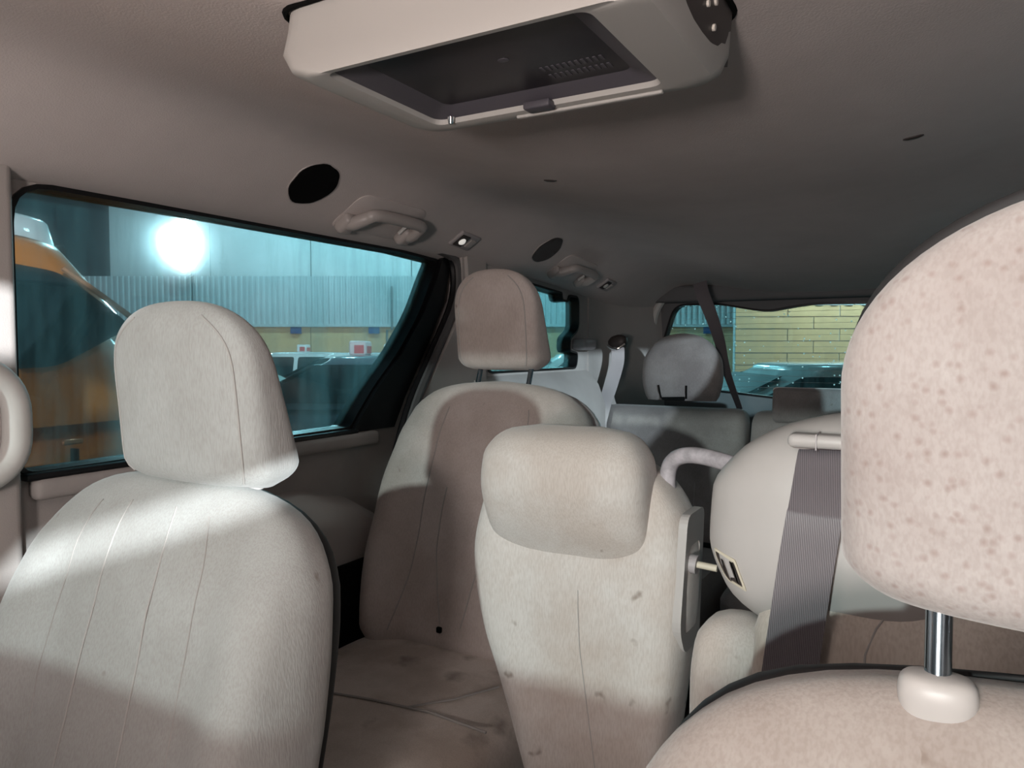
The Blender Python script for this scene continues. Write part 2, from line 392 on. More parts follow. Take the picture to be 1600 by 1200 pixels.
def zc(x, Y):
    t = min(1, max(0, (Y - 1.45) / .45)); a = abs(x) + .04 * t * t * (3 - 2 * t)
    z = cat(ZP, a)[0]
    if Y > 1.5: z -= .105 * ((Y - 1.5) / 1.45) ** 1.6
    if Y < .15: z -= .02 * ((.15 - Y) / .3) ** 1.5
    return z
def make_ceiling():
    xs = [-.81 + 1.62 * i / 72 for i in range(73)]; ys = [-.16 + 3.11 * j / 80 for j in range(81)]
    V = [(x, y, zc(x, y)) for y in ys for x in xs] ; n = len(xs); F = []
    for j in range(len(ys) - 1):
        for i in range(n - 1): F.append((j*n+i, j*n+i+1, (j+1)*n+i+1, (j+1)*n+i))
    k = len(V); V += [(x, y, z + .03) for x, y, z in V]; F += [tuple(i + k for i in f[::-1]) for f in F]
    bd = [i for i in range(n)] + [j*n+n-1 for j in range(1, len(ys))] + [(len(ys)-1)*n+i for i in range(n-2, -1, -1)] + [j*n for j in range(len(ys)-2, 0, -1)]
    for a, b in zip(bd, bd[1:] + bd[:1]): F.append((a, b, b + k, a + k))
    return V, F
obj('ceiling', make_ceiling(), M['headliner'], structure=True, smooth='all')
obj('floor', box(-.84, .84, -1.0, 3.0, -.05, 0), M['carpet'], structure=True, smooth=False)
for sd, nm in ((-1, 'wall_left'), (1, 'wall_right')):
    wm = lambda u, v, t, s=sd: (s * (WX + t), u, v)
    obj(nm, plate([(-1.0, 0), (1.66, 0), (1.66, 1.31), (-.16, 1.31), (-1.0, .90)], [FRONTW, SLIDE], wm, .05), M['door'], structure=True, smooth=False)
    wq = lambda u, v, t, s=sd: (s * (.74 + t), u, v)
    obj('trim_1' if sd < 0 else 'trim_2', plate([(1.62, 0), (2.44, 0), (2.44, 1.31), (1.62, 1.31)], [QUART], wq, .05), M['pillar'], structure=True, smooth=False)
    # D pillar curving round to the tailgate
    rings = []
    for k in range(13):
        t = k / 12; Y = 2.43 + .52 * t; x = .735 - .085 * t ** 1.6 + .012 * sin(pi * t)
        rings.append([(sd * (x - .03 * sin(pi * min(1, (z - .1) / 1.25)) * t), Y, z) for z in [.0 + 1.32 * q / 14 for q in range(15)]])
    rings2 = [[(x + sd * .05, y, z) for x, y, z in r] for r in rings]
    obj('trim_3' if sd < 0 else 'trim_4', loft([a + b[::-1] for a, b in zip(rings, rings2)]), M['pillar'], structure=True)
    # B pillar
    obj('trim_5' if sd < 0 else 'trim_6', rbox(min(sd * .745, sd * .79), max(sd * .745, sd * .79), .415, .540, 0, 1.32, .012), M['pillar'], structure=True)
    # A pillar and the second slim pillar of the front quarter glass
    obj('trim_7' if sd < 0 else 'trim_8', tube(resample([(sd * .775, -1.0, .86), (sd * .765, -.6, 1.06), (sd * .74, -.16, 1.31)], 10), .045, 10), M['pillar'], structure=True)
    # windows
    for wname, poly, mg, xx, lip in (('window_1' if sd < 0 else 'window_2', SLIDE, M['side_glass'], .80, .012), ('window_3' if sd < 0 else 'window_4', QUART, M['quarter_glass'], .762, .010), ('window_5' if sd < 0 else 'window_6', FRONTW, M['clear_glass'], .80, .012)):
        c = poly[0]; root = struct_root(wname, (sd * xx, sum(p[0] for p in poly) / len(poly), min(p[1] for p in poly)))
        gm = lambda u, v, t, s=sd, X=xx: (s * (X + t), u, v)
        obj('glass_pane', plate(offset_poly(poly, .004), [], gm, .004), mg, root, smooth=False)
        fm = lambda u, v, t, s=sd, X=xx, l=lip: (s * (X - .026 + t), u, v)
        obj('black_seal', plate(offset_poly(poly, .0), [offset_poly(poly, -.007)], fm, .05), M['black'], root, smooth=False)
# black rear corner of the sliding window, rubber weatherstrip and C pillar trim
for sd in (-1, 1):
    root = struct_root('trim_9' if sd < 0 else 'trim_10', (sd * .765, 1.45, .7))
    bmx = lambda u, v, t, s=sd: (s * (.765 + t), u, v)
    blk = [(1.578, 1.288), (1.600, 1.262), (1.575, 1.173), (1.500, 1.058), (1.409, .936), (1.366, .866), (1.222, .868), (1.302, .955), (1.396, 1.035), (1.486, 1.138), (1.541, 1.225), (1.566, 1.279)]
    obj('black_corner_panel', plate(blk, [], bmx, .014), M['black'], root, smooth=False)
    ws = resample([(sd * .758, 1.53, 1.302), (sd * .757, 1.605, 1.285), (sd * .755, 1.622, 1.235), (sd * .752, 1.600, 1.158), (sd * .748, 1.506, 1.036), (sd * .745, 1.424, .930), (sd * .743, 1.376, .84), (sd * .742, 1.335, .73), (sd * .742, 1.290, .56), (sd * .742, 1.27, .3)], 40)
    obj('rubber_strip', tube(ws, .013, 8), M['rubber'], root)
    obj('black_lip', tube([p + Vector((sd * .004, -.017, 0)) for p in ws], .0075, 6), M['black'], root)
    tr = [(1.628, 1.30), (1.635, 1.235), (1.615, 1.158), (1.522, 1.036), (1.440, .930), (1.392, .84), (1.35, .73), (1.305, .56), (1.285, .3), (1.285, .02), (1.72, .02), (1.72, 1.30)]
    cm = lambda u, v, t, s=sd: (s * (.728 + t + max(0, 1.7 - u) * .03), u, v)
    obj('pillar_cover', plate(tr, [], cm, .03), M['pillar'], root, smooth=False)
    # shoulder ledge under the quarter window
    led = [[(sd * (.742 - d), Y, z) for d, z in ((0, .975), (.015, .965), (.05, .925), (.075, .86), (.085, .75), (.085, .35), (0, .35))] for Y in (1.66, 1.9, 2.2, 2.42)]
    obj('trim_11' if sd < 0 else 'trim_12', loft(led), M['pillar'], structure=True)

# tailgate with the rear window
RW = [(-.672, .905, .03), (-.625, 1.10, .05), (-.583, 1.232, .05), (-.40, 1.230, .03), (-.31, 1.212, .06), (-.22, 1.196, .06), (-.13, 1.212, .06), (-.05, 1.222, .03), (.583, 1.215, .05), (.625, 1.09, .05), (.672, .86, .03), (.0, .842, .05)]
RWP = fillet(RW, .04)
tg = lambda u, v, t: (u, 2.95 + t, v)
obj('wall_back', plate([(-.80, 0), (.80, 0), (.80, 1.31), (-.80, 1.31)], [RWP], tg, .05), M['tailgate'], structure=True, smooth=False)
root = struct_root('window_7', (0, 2.97, .85))
obj('glass_pane', plate(offset_poly(RWP, .004), [], lambda u, v, t: (u, 2.972 + t, v), .004), M['rear_glass'], root, smooth=False)
obj('black_seal', plate(offset_poly(RWP, .001), [offset_poly(RWP, -.006)], lambda u, v, t: (u, 2.945 + t, v), .05), M['black'], root, smooth=False)
for k in range(14):
    z = .90 + .0225 * k; hw = .66 - .04 * max(0, (z - .9)) / .2 - .03
    obj('defroster_wire', box(-hw, hw, 2.968, 2.9695, z - .0005, z + .0005), M['pole'], root, smooth=False)
obj('trim_13', rbox(-.72, .72, 2.87, 2.97, 1.235, 1.30, .015), M['tailgate'], structure=True)
for sd in (-1, 1):
    obj('trim_14' if sd < 0 else 'trim_15', tube(resample([(sd * .60, 2.90, 1.27), (sd * .65, 2.915, 1.20), (sd * .675, 2.92, 1.08), (sd * .705, 2.92, .90), (sd * .715, 2.92, .6)], 16), .016, 8), M['lightgrey'], structure=True)

# front: dashboard, windscreen, header
obj('wall_front', rbox(-.82, .82, -1.05, -.98, 0, .93, .02), M['dash'], structure=True)
dr = []
for k in range(9):
    x = -.77 + 1.54 * k / 8
    dr.append([(x, -.975, .90), (x, -.70, .905), (x, -.48, .885), (x, -.36, .82), (x, -.33, .72), (x, -.40, .55), (x, -.55, .30), (x, -.975, .28)])
tag(obj('dashboard', loft(dr), M['dash']), 'dark dashboard across the front of the van', 'dashboard')
root = struct_root('window_8', (0, -.55, .92))
obj('glass_pane', ([(-.76, -.98, .93), (.76, -.98, .93), (.72, -.17, 1.32), (-.72, -.17, 1.32)], [(0, 1, 2, 3)]), M['clear_glass'], root, smooth=False)
obj('trim_16', rbox(-.76, .76, -.20, -.10, 1.29, 1.36, .02), M['headliner'], structure=True)

# ------------------------------------------------------------------ upholstered shapes
class Pad:
    """upholstered pad: rounded cross-sections stacked along its height; prof = (s, half width, half depth, centre shift x, centre shift y)"""
    def __init__(s, base, tilt, prof, n=3.4, bol=0, bol_at=.62, bol_s=None, crown=0, yaw=0, wob=0):
        s.base, s.tilt, s.prof, s.n, s.bol, s.bol_at, s.crown = Vector(base), radians(tilt), prof, n, bol, bol_at, crown
        s.bol_s = bol_s; s.yaw = radians(yaw); s.wob = wob
    def place(s, x, y, z):
        c, q = cos(s.tilt), sin(s.tilt); y2, z2 = y*c + z*q, z*c - y*q
        cy, sy = cos(s.yaw), sin(s.yaw)
        return s.base + Vector((x*cy - y2*sy, x*sy + y2*cy, z2))
    def extra(s, f, h):
        b = s.bol
        if s.bol_s: b *= cat(s.bol_s, h)[0]
        t = min(1, max(0, (abs(f) - s.bol_at) / (.86 - s.bol_at))); t = t*t*(3-2*t)
        e = 1 - max(0, (abs(f) - .9) / .1) ** 2
        return b * t * e + s.crown * (1 - f*f)
    def ring(s, h, N=48):
        a, b, cx, cy = cat(s.prof, h); out = []
        for k in range(N):
            th = 2*pi*k/N + pi/N; X = spw(cos(th), 2/s.n); Y = spw(sin(th), 2/s.n)
            y = b*Y
            if Y < 0: y -= s.extra(X, h) * min(1, b/.03) * min(1, -Y*1.6)
            p = s.place(cx + a*X, cy + y, h)
            if s.wob:
                nv = noise.noise(p * 9) * s.wob + noise.noise(p * 23) * s.wob * .4
                p = p + s.place(0, -1, 0) * 0 + Vector((0, -nv, 0))
            out.append(p)
        return out
    def mesh(s, M_=34, N=48):
        h0, h1 = s.prof[0][0], s.prof[-1][0]; rings = []
        for i in range(M_ + 1):
            t = i / M_; t = .5 - .5*cos(pi*t)      # finer at both ends
            rings.append(s.ring(h0 + (h1-h0)*t, N))
        return loft(rings)
    def front(s, f, h, lift=.0015):
        a, b, cx, cy = cat(s.prof, h); Y = (1 - abs(f)**s.n) ** (1/s.n) if abs(f) < 1 else 0
        y = -b*Y - s.extra(f, h) * min(1, b/.03) * min(1, Y*1.6) - lift
        p = s.place(cx + a*f, cy + y, h)
        if s.wob: p = p - Vector((0, noise.noise(p * 9) * s.wob + noise.noise(p * 23) * s.wob * .4, 0))
        return p
    def top(s, f, g, lift=.001):
        h = s.prof[-1][0]; return s.place(f, g, h + lift)
def seam(pad, pts, parent, m='seam', r=.0012, n=24, lift=.0004, name='seam'):
    path = [pad.front(q.x, q.y, lift) for q in resample([(f, h, 0) for f, h in pts], n)]
    return obj(name, tube(path, r, 6), M[m], parent)
def head_prof(H, a, bb, bt, rt=.05, rb=.03, te=2.5):
    """headrest: half width a, half depth bb at the bottom and bt at the top; the front face stays plane"""
    P = []
    for k in range(40):
        h = H * sin(pi / 2 * k / 39); t = h / H
        w = 1.0
        if h < rb: w = 1 - .22 * (1 - h/rb) ** 2
        if h > H - rt*1.9: u = (h - (H - rt*1.9)) / (rt*1.9); w = max(.0004, 1 - u**te) ** (1/te)
        w *= 1 - .05 * (1 - t) if False else 1
        b = bb*(1-t) + bt*t
        k2 = 1.0
        if h < rb: k2 = sqrt(max(.0, 1 - ((rb-h)/rb) ** 2)) * .75 + .25
        if h > H - rt: k2 = max(.03, sqrt(max(0, 1 - ((h-H+rt)/rt) ** 2)))
        P.append((h, a*w, b*k2, 0, b - bb))
    return P
def posts(root, x0, sp, ztop, zbot, y_top, y_bot, sleeve_m, r=.006, post_m='steel', sl=(.022, .012, .010)):
    for sg in (-1, 1):
        x = x0 + sg * sp
        obj('headrest_post', tube([(x, y_bot, zbot), (x, (y_bot*.5+y_top*.5), (zbot+ztop)/2), (x, y_top, ztop)], r, 14), M[post_m], root)
        k = sl[2]; sv = obj('post_sleeve', Pad((x, y_bot, zbot - .006), 0, [(0, sl[0]*.92, sl[1]*.92, 0, 0), (.006 + k*.3, sl[0], sl[1], 0, 0), (.006 + k*.62, sl[0]*.97, sl[1]*.95, 0, 0), (.006 + k*.86, sl[0]*.84, sl[1]*.78, 0, 0), (.006 + k*.97, sl[0]*.6, sl[1]*.5, 0, 0), (.006 + k, sl[0]*.2, sl[1]*.2, 0, 0)], 2.6).mesh(16, 36), M[sleeve_m], root)

# ---- front passenger seat
def front_seat(nm, label, X, Yb, Zb, tilt, mb, mh, hx, hy, hz, hH, ha, seams=True, hw=.225, hb_=.058, dark_back=False, rim=-.004, te=2.5):
    root = empty(nm, (X, Yb, 0), label, 'car seat')
    prof = [(0, hw*.84, .050, 0, 0), (.02, hw*.90, .062, 0, 0), (.12, hw*.98, .066, 0, 0), (.25, hw, .064, 0, 0), (.33, hw*.99, .060, 0, 0), (.39, hw*.955, .056, 0, 0), (.43, hw*.88, .050, 0, 0), (.46, hw*.76, .043, 0, .002), (.48, hw*.60, .034, 0, .003), (.493, hw*.38, .022, 0, .004), (.500, hw*.10, .008, 0, .006)]
    pad = Pad((X, Yb, Zb), tilt, prof, 3.2, bol=.036, bol_at=.50, bol_s=[(0, 1.), (.25, .9), (.38, .45), (.45, 0), (.5, 0)], wob=.004)
    bk = obj('backrest', pad.mesh(44, 72), M[mb], root)
    # dark rear panel, seen as a thin dark rim behind the upholstery
    rp = [(h, a + rim, b * .45, cx, cy + .046 * min(1, b/.05)) for h, a, b, cx, cy in prof]; rp[-1] = (rp[-1][0] + .003, *rp[-1][1:])
    obj('rear_panel', Pad((X, Yb, Zb), tilt, rp, 3.2).mesh(36, 48), M['back_panel'], root)
    if seams:
        for sg in (-1, 1):
            seam(pad, [(sg*.50, .455), (sg*.49, .36), (sg*.50, .2), (sg*.54, .03)], bk, 'seam_dark', .0008)
            seam(pad, [(sg*.22, .46), (sg*.20, .3), (sg*.22, .1), (sg*.24, .02)], bk, 'seam', .0011)
    hp = Pad((hx, hy, hz), -4, head_prof(hH, ha, hb_, .020, te=te), 3.6, crown=.006, wob=.002)
    hd = obj('headrest', hp.mesh(40, 64), M[mh], root)
    if seams:
        for sg in (-1, 1): seam(hp, [(sg*.84, .012), (sg*.84, hH*.45), (sg*.82, hH*.78), (sg*.68, hH*.92)], hd, 'seam', .0012)
    if dark_back:
        hb = [(h, a * 1.0, b * .55, cx, cy + b * .60) for h, a, b, cx, cy in head_prof(hH + .008, ha, hb_, .034, te=te)]
        obj('headrest_back', Pad((hx, hy, hz - .001), -4, hb, 3.6).mesh(30, 48), M['back_panel'], root)
    cu = Pad((X, Yb - .25, .20), 0, [(0, .20, .20, 0, 0), (.04, .235, .245, 0, 0), (.16, .245, .26, 0, 0), (.21, .235, .25, 0, 0), (.235, .18, .20, 0, 0)], 5)
    obj('cushion', cu.mesh(18, 40), M[mb], root)
    obj('seat_base', rbox(X - .19, X + .19, Yb - .45, Yb - .02, 0, .22, .02), M['back_panel'], root)
    return root, pad
fp, fpad = front_seat('front_passenger_seat', 'pale soiled fabric front seat with upright headrest, left beside the tinted side window', -.446, .462, .415, 13.5, 'seat_front', 'seat_front', -.416, .588, .893, .214, .124, hw=.246, hb_=.050, rim=-.020)
posts(fp, -.416, .062, .93, .895, .59, .585, 'shell')
# ---- driver seat, close to the camera
dv, dpad = front_seat('driver_seat', 'nearest beige fabric seat with dimpled headrest on a chrome post, cut by right edge', .417, .345, .392, 11, 'seat_driver', 'head_driver', .424, .440, .920, .207, .133, seams=False, hw=.25, dark_back=True, rim=.003, te=2.05)
_p = dpad.front(.62, .480, 0)
posts(dv, .417, .080, .96, _p.z + .004, .436, _p.y + .010, 'shell', r=.0062, sl=(.0180, .013, .015))

# ---- second row, window side
sl = empty('captain_chair', (-.478, 1.25, 0), 'beige fabric captain seat with tall headrest, standing by the door pillar', 'car seat')
prof = [(0, .21, .045, 0, 0), (.03, .228, .065, 0, 0), (.14, .240, .070, 0, 0), (.30, .236, .066, 0, 0), (.42, .232, .058, .006, 0), (.49, .214, .050, .012, 0), (.53, .178, .042, .012, 0), (.555, .12, .030, .010, .004), (.566, .03, .012, .01, .006)]
pad = Pad((-.478, 1.225, .43), 14, prof, 3.0, bol=.050, bol_at=.46, bol_s=[(0, 1), (.3, .8), (.45, .25), (.56, 0)], wob=.005)
bk = obj('backrest', pad.mesh(40, 64), M['seat_rear'], sl)
for sg in (-1, 1):
    seam(pad, [(sg*.46, .50), (sg*.44, .33), (sg*.46, .16), (sg*.62, .03)], bk, 'seam_dark', .0013)
    seam(pad, [(sg*.22, .33), (sg*.22, .2), (sg*.10, .06)], bk, 'seam', .0013)
obj('rear_panel', Pad((-.478, 1.225, .43), 14, [(h, a + .004, b*.5, cx, cy + .036*min(1, b/.05)) for h, a, b, cx, cy in prof], 3.0).mesh(30, 40), M['grey_plastic'], sl)
bt = obj('button', xform(rbox(-.006, .006, -.004, .004, -.006, .006, .003), Matrix.Translation(pad.front(-.10, .05, .002))), M['dark'], sl)
hp = Pad((-.478, 1.395, 1.005), -3, head_prof(.216, .102, .058, .014, .05), 4.0, crown=.006)
hd = obj('headrest', hp.mesh(36, 60), M['seat_rear'], sl)
for sg in (-1, 1): seam(hp, [(sg*.80, .012), (sg*.80, .10), (sg*.76, .17), (sg*.62, .20)], hd, 'seam', .0013)
posts(sl, -.468, .063, 1.03, .968, 1.385, 1.362, 'grey_plastic', r=.0055, sl=(.020, .012, .006))
cu = Pad((-.478, .98, .25), 0, [(0, .20, .26, 0, 0), (.05, .24, .30, 0, 0), (.13, .245, .305, 0, 0), (.18, .235, .295, 0, 0), (.205, .19, .25, 0, 0), (.212, .06, .10, 0, 0)], 5.5, wob=.004)
cs = obj('cushion', cu.mesh(26, 60), M['cushion'], sl)
obj('cushion_seam', tube([(-.70, .885, .463), (-.6, .905, .4635), (-.47, .93, .4645), (-.36, .945, .4635), (-.25, .94, .461)], .0022, 6), M['seam_dark'], cs)
obj('cushion_seam', tube([(-.40, .94, .4645), (-.35, 1.0, .464), (-.31, 1.08, .462)], .0018, 6), M['seam_dark'], cs)
obj('seat_base', rbox(-.66, -.30, .76, 1.2, 0, .27, .02), M['back_panel'], sl)
# dark recliner cover between this seat and the door
obj('recliner_cover', rbox(-.738, -.705, 1.08, 1.26, .40, .60, .012), M['dark'], sl)

# ---- narrow middle seat
md = empty('middle_jump_seat', (-.085, .93, 0), 'narrow stained middle seat with moulded headrest bulging forward, between the two second-row seats', 'car seat')
prof = [(0, .085, .045, .030, 0), (.03, .100, .058, .030, 0), (.13, .122, .064, .018, 0), (.24, .150, .062, .002, 0), (.33, .160, .060, -.002, 0), (.40, .150, .055, 0, 0), (.44, .128, .047, 0, 0), (.465, .095, .036, 0, 0), (.478, .05, .020, 0, .002), (.482, .012, .006, 0, .004)]
pad = Pad((-.085, .925, .43), 2, prof, 4.0, bol=.006, bol_at=.3, wob=.004)
bk = obj('backrest', pad.mesh(44, 64), M['seat_mid'], md)
seam(pad, [(.12, .30), (.14, .2), (.22, .02)], bk, 'seam', .0008)
hpr = [(0, .092, .010, .004, .066), (.04, .104, .022, .002, .048), (.08, .112, .036, 0, .030), (.118, .117, .049, 0, .014), (.168, .119, .058, 0, .004), (.203, .116, .055, 0, .002), (.226, .104, .046, 0, .004), (.240, .085, .032, 0, .008), (.247, .045, .014, 0, .012)]
mh = Pad((-.092, .880, .700), 3, hpr, 4.0, crown=.004, wob=.003)
obj('headrest', mh.mesh(40, 60), M['seat_mid'], md)
# grey side panel with a long pocket, on the driver side
px0 = .046
sp_ = fillet([(.895, .842), (.972, .842), (.972, .662), (.905, .662), (.880, .70)], .016)
pk = fillet([(.905, .80), (.955, .80), (.955, .688), (.902, .688)], .010)
sp = obj('side_panel', plate(sp_, [pk], lambda u, v, t: (px0 + .012 + t + .03 * (v - .70), u, v), .011), M['shell'], md, smooth=False)
obj('pocket', plate(offset_poly(pk, .001), [], lambda u, v, t: (px0 + .012 + t + .03 * (v - .70), u, v), .006), mat('mauve_grey_plastic', (.42, .36, .37), .5), sp, smooth=False)
st = obj('striker', tube([(.072, .915, .778), (.105, .915, .776)], .0045, 10), M['tan'], md)
obj('striker_bush', tube([(.070, .915, .778), (.080, .915, .777)], .012, 14), M['grey_plastic'], st)
cu = Pad((-.07, .73, .25), 0, [(0, .09, .13, 0, 0), (.05, .11, .16, 0, 0), (.12, .12, .165, 0, 0), (.155, .115, .155, 0, 0), (.17, .08, .10, 0, 0)], 4.5)
obj('cushion', cu.mesh(16, 40), M['seat_mid'], md)
obj('seat_base', rbox(-.15, .01, .62, .98, 0, .44, .02), M['back_panel'], md)

# ---- second row, driver side, slid forward: shell shoulder with built-in belt
sr = empty('second_row_belt_seat', (.37, .82, 0), 'beige seat with pale plastic shoulder shell and grey belt, behind the driver headrest', 'car seat')
prof = [(0, .19, .04, 0, 0), (.03, .205, .060, 0, 0), (.20, .212, .066, 0, 0), (.33, .210, .062, 0, 0), (.37, .196, .050, .010, .004), (.39, .172, .036, .024, .012), (.400, .13, .018, .040, .022), (.402, .06, .006, .05, .028)]
pad = Pad((.392, .770, .44), 3, prof, 6, bol=.006, bol_at=.3)
bk = obj('backrest', pad.mesh(36, 60), fabric('ribbed_velour_belt_seat', (.70, .64, .58), (.58, .51, .45), seed=11.0, spots=.06, weave=420, dscale=6), sr)
seam(pad, [(-.50, .44), (-.52, .2), (-.54, .02)], bk, 'seam', .0010)
shp = [(0, .045, .02, .055, .02), (.02, .085, .050, .028, .01), (.06, .112, .068, .006, 0), (.11, .124, .074, 0, 0), (.16, .124, .074, .002, 0), (.20, .112, .068, .016, 0), (.228, .090, .054, .036, .004), (.243, .062, .034, .060, .008), (.249, .02, .012, .075, .01)]
shpad = Pad((.252, .800, .742), 3, shp, 3.0)
sh = obj('shoulder_shell', shpad.mesh(40, 64), M['shell'], sr)
# belt guide slot on top of the shell
gd = obj('belt_guide', rbox(.214, .330, .728, .755, .957, .970, .0055), M['shell'], sr)
for k in range(4):
    x = .240 + .022 * k
    obj('guide_rib', rbox(x - .0007, x + .0007, .7265, .756, .956, .971, .0003, 1), M['grey_plastic'], gd)
bp = resample([(.248, .770, .953), (.246, .748, .955), (.2445, .733, .935), (.2425, .7150, .905), (.2405, .7105, .89), (.234, .7075, .84), (.225, .7015, .76), (.216, .6975, .68), (.207, .693, .60), (.198, .69, .50)], 60)
obj('seat_belt', ribbon(bp, Vector((1, .0, .12)), .0475, .0016), M['belt'], sr)
# latch window with chrome catch, let into the shell
def on_shell(f, h, w): return shpad.front(f, h, w)
lo_ = fillet([(-.918, .101), (-.705, .094), (-.705, .063), (-.885, .070)], .02)
li_ = fillet([(-.905, .098), (-.725, .091), (-.725, .067), (-.875, .073)], .015)
lt = obj('latch_window', plate(lo_, [li_], lambda u, v, t: on_shell(u, v, -.0005 + t), .003), M['tan'], sr, smooth=False)
obj('latch_recess', plate(li_, [], lambda u, v, t: on_shell(u, v, .0004 + t * .2), .002), M['sidep'], lt, smooth=False)
for f0 in (-.85, -.77):
    obj('chrome_catch', plate(fillet([(f0, .0925), (f0 + .03, .0915), (f0 + .03, .070), (f0, .072)], .005), [], lambda u, v, t: on_shell(u, v, .0006 + t), .004), M['chrome'], lt, smooth=False)
# worn grab loop on the shell's side
hpth = resample([(.195, .86, .905), (.158, .875, .905), (.118, .895, .913), (.075, .915, .916), (.045, .93, .907), (.034, .935, .884), (.036, .94, .84)], 30)
obj('grab_loop', tube(hpth, .0105, 12), M['worn'], sr)
# folded armrest below the shell
arm = Pad((.150, .815, .482), 2, [(0, .035, .035, 0, 0), (.03, .044, .046, 0, 0), (.20, .046, .050, 0, 0), (.245, .042, .044, 0, .0), (.268, .030, .030, .004, 0), (.276, .010, .010, .006, 0)], 3.2)
obj('armrest', arm.mesh(26, 40), M['seat_mid'], sr)
hp = Pad((.47, .80, .96), -3, head_prof(.20, .10, .05, .026), 4)
obj('headrest', hp.mesh(26, 40), M['seat_rear'], sr)
cu = Pad((.40, .80, .22), 0, [(0, .18, .20, 0, 0), (.05, .21, .22, 0, 0), (.16, .21, .22, 0, 0), (.20, .18, .19, 0, 0)], 5)
obj('cushion', cu.mesh(16, 40), M['cushion'], sr)
obj('seat_base', rbox(.24, .56, .66, .98, 0, .25, .02), M['back_panel'], sr)

# ---- third row
def third(nm, label, x0, x1):
    root = empty(nm, ((x0+x1)/2, 2.55, 0), label, 'car seat')
    a = (x1-x0)/2; prof = [(0, a*.94, .05, 0, 0), (.03, a*.99, .064, 0, 0), (.25, a, .066, 0, 0), (.40, a*.995, .060, 0, 0), (.432, a*.98, .048, 0, 0), (.446, a*.95, .032, 0, .002), (.452, a*.88, .014, 0, .004)]
    pad = Pad(((x0+x1)/2, 2.47, .40), 9, prof, 9, bol=.010, bol_at=.3, wob=.004)
    b = obj('backrest', pad.mesh(32, 72), M['third'], root)
    rim = [pad.front(f/20*.985, .447, -.012) for f in range(-20, 21)]
    obj('piping', tube(rim, .0022, 6), M['lightgrey'], b)
    cu = Pad(((x0+x1)/2, 2.22, .18), 0, [(0, a*.9, .2, 0, 0), (.05, a*.98, .24, 0, 0), (.17, a*.98, .24, 0, 0), (.21, a*.9, .2, 0, 0)], 7)
    obj('cushion', cu.mesh(14, 40), M['third'], root)
    obj('seat_base', rbox(x0 + .06, x1 - .06, 2.05, 2.5, 0, .20, .02), M['back_panel'], root)
    return root, pad, b
r3, p3, b3 = third('rear_bench_section', 'dark grey third-row seat section with tall round headrest, by the rear belt guide', -.700, -.196)
seam(p3, [(.40, .44), (.40, .2), (.40, .03)], b3, 'seam', .0012)
hpr = [(0, .118, .030, 0, 0), (.02, .128, .042, 0, 0), (.08, .139, .052, 0, 0), (.13, .136, .050, 0, 0), (.18, .112, .044, 0, 0), (.212, .076, .032, 0, 0), (.228, .035, .014, 0, 0), (.231, .008, .004, 0, 0)]
hp = Pad((-.415, 2.50, .872), 2, hpr, 3.2, crown=.01)
h3 = obj('headrest', hp.mesh(36, 60), M['third'], r3)
for f in (-.48, .24):
    obj('strap_slot', tube([hp.front(f, .008, .0005), hp.front(f, .03, .0005), hp.front(f, .052, .0005)], .0034, 6), M['dark'], h3)
obj('label_patch', plate(fillet([(-.47, .874), (-.39, .874), (-.39, .888), (-.47, .884)], .003), [], lambda u, v, t: (u, 2.450 + t, v), .004), M['dark'], h3, smooth=False)
r4, p4, b4 = third('rear_bench_section', 'dark grey wide third-row bench with low flat centre headrest, under the rear window', -.180, .700)
hb = Pad((0, 2.475, .815), 2, [(0, .098, .022, 0, 0), (.008, .105, .032, 0, 0), (.05, .107, .036, 0, 0), (.098, .106, .032, 0, 0), (.109, .099, .020, 0, 0), (.112, .08, .008, 0, 0)], 7)
hh = obj('headrest', hb.mesh(24, 56), M['third'], r4)
rimp = [(x, 2.466, z) for x, z in fillet([(-.106, .80), (-.106, .926), (.106, .926), (.106, .80)], .012) if z > .83]
obj('piping', tube(rimp, .0018, 6), M['lightgrey'], hh)
hp = Pad((.44, 2.50, .872), 2, hpr, 3.2)
obj('headrest', hp.mesh(26, 40), M['third'], r4)

# ------------------------------------------------------------------ belts and pillar fittings at the back
def strap(nm, label, path, wd, width, m='belt', n=40):
    pts = resample(path, n)
    wds = [Vector(wd[0]).lerp(Vector(wd[1]), min(1, max(0, k/n))) for k in range(n+1)] if isinstance(wd, list) else wd
    return tag(obj(nm, ribbon(pts, wds, width, .0014), M[m]), label, 'seat belt')
strap('roof_seat_belt', 'dark twisted seat belt hanging from the roof in front of rear window', [(-.39, 2.62, 1.286), (-.375, 2.61, 1.24), (-.34, 2.60, 1.16), (-.312, 2.595, 1.08), (-.292, 2.59, 1.0), (-.27, 2.59, .93), (-.235, 2.585, .84)], [(1, .15, .2), (.75, -1.1, .1)], .048)
strap('pillar_seat_belt', 'grey belt webbing running down from the rear pillar guide', [(-.655, 2.51, 1.055), (-.652, 2.50, 1.0), (-.66, 2.46, .92), (-.672, 2.42, .84), (-.685, 2.38, .72)], (1, .45, 0), .046, 'grey_plastic')
g = empty('belt_guide', (-.66, 2.52, 1.04), 'dark plastic belt guide on the rear pillar, above the grey webbing', 'belt guide')
obj('guide_cover', Pad((-.663, 2.53, 1.045), 0, [(0, .018, .012, 0, 0), (.012, .030, .020, 0, 0), (.03, .036, .024, 0, 0), (.048, .028, .02, .004, 0), (.056, .008, .008, .006, 0)], 2.6).mesh(18, 28), M['sidep'], g)
obj('guide_loop', tube(resample([(-.692, 2.505, 1.062), (-.66, 2.498, 1.048), (-.628, 2.51, 1.068)], 14), .0055, 10), M['chrome'], g)
tag(obj('pillar_hook', rbox(-.745, -.690, 2.30, 2.40, 1.045, 1.085, .012), M['grey_plastic']), 'small grey block catch on the rear edge of the quarter window', 'catch')

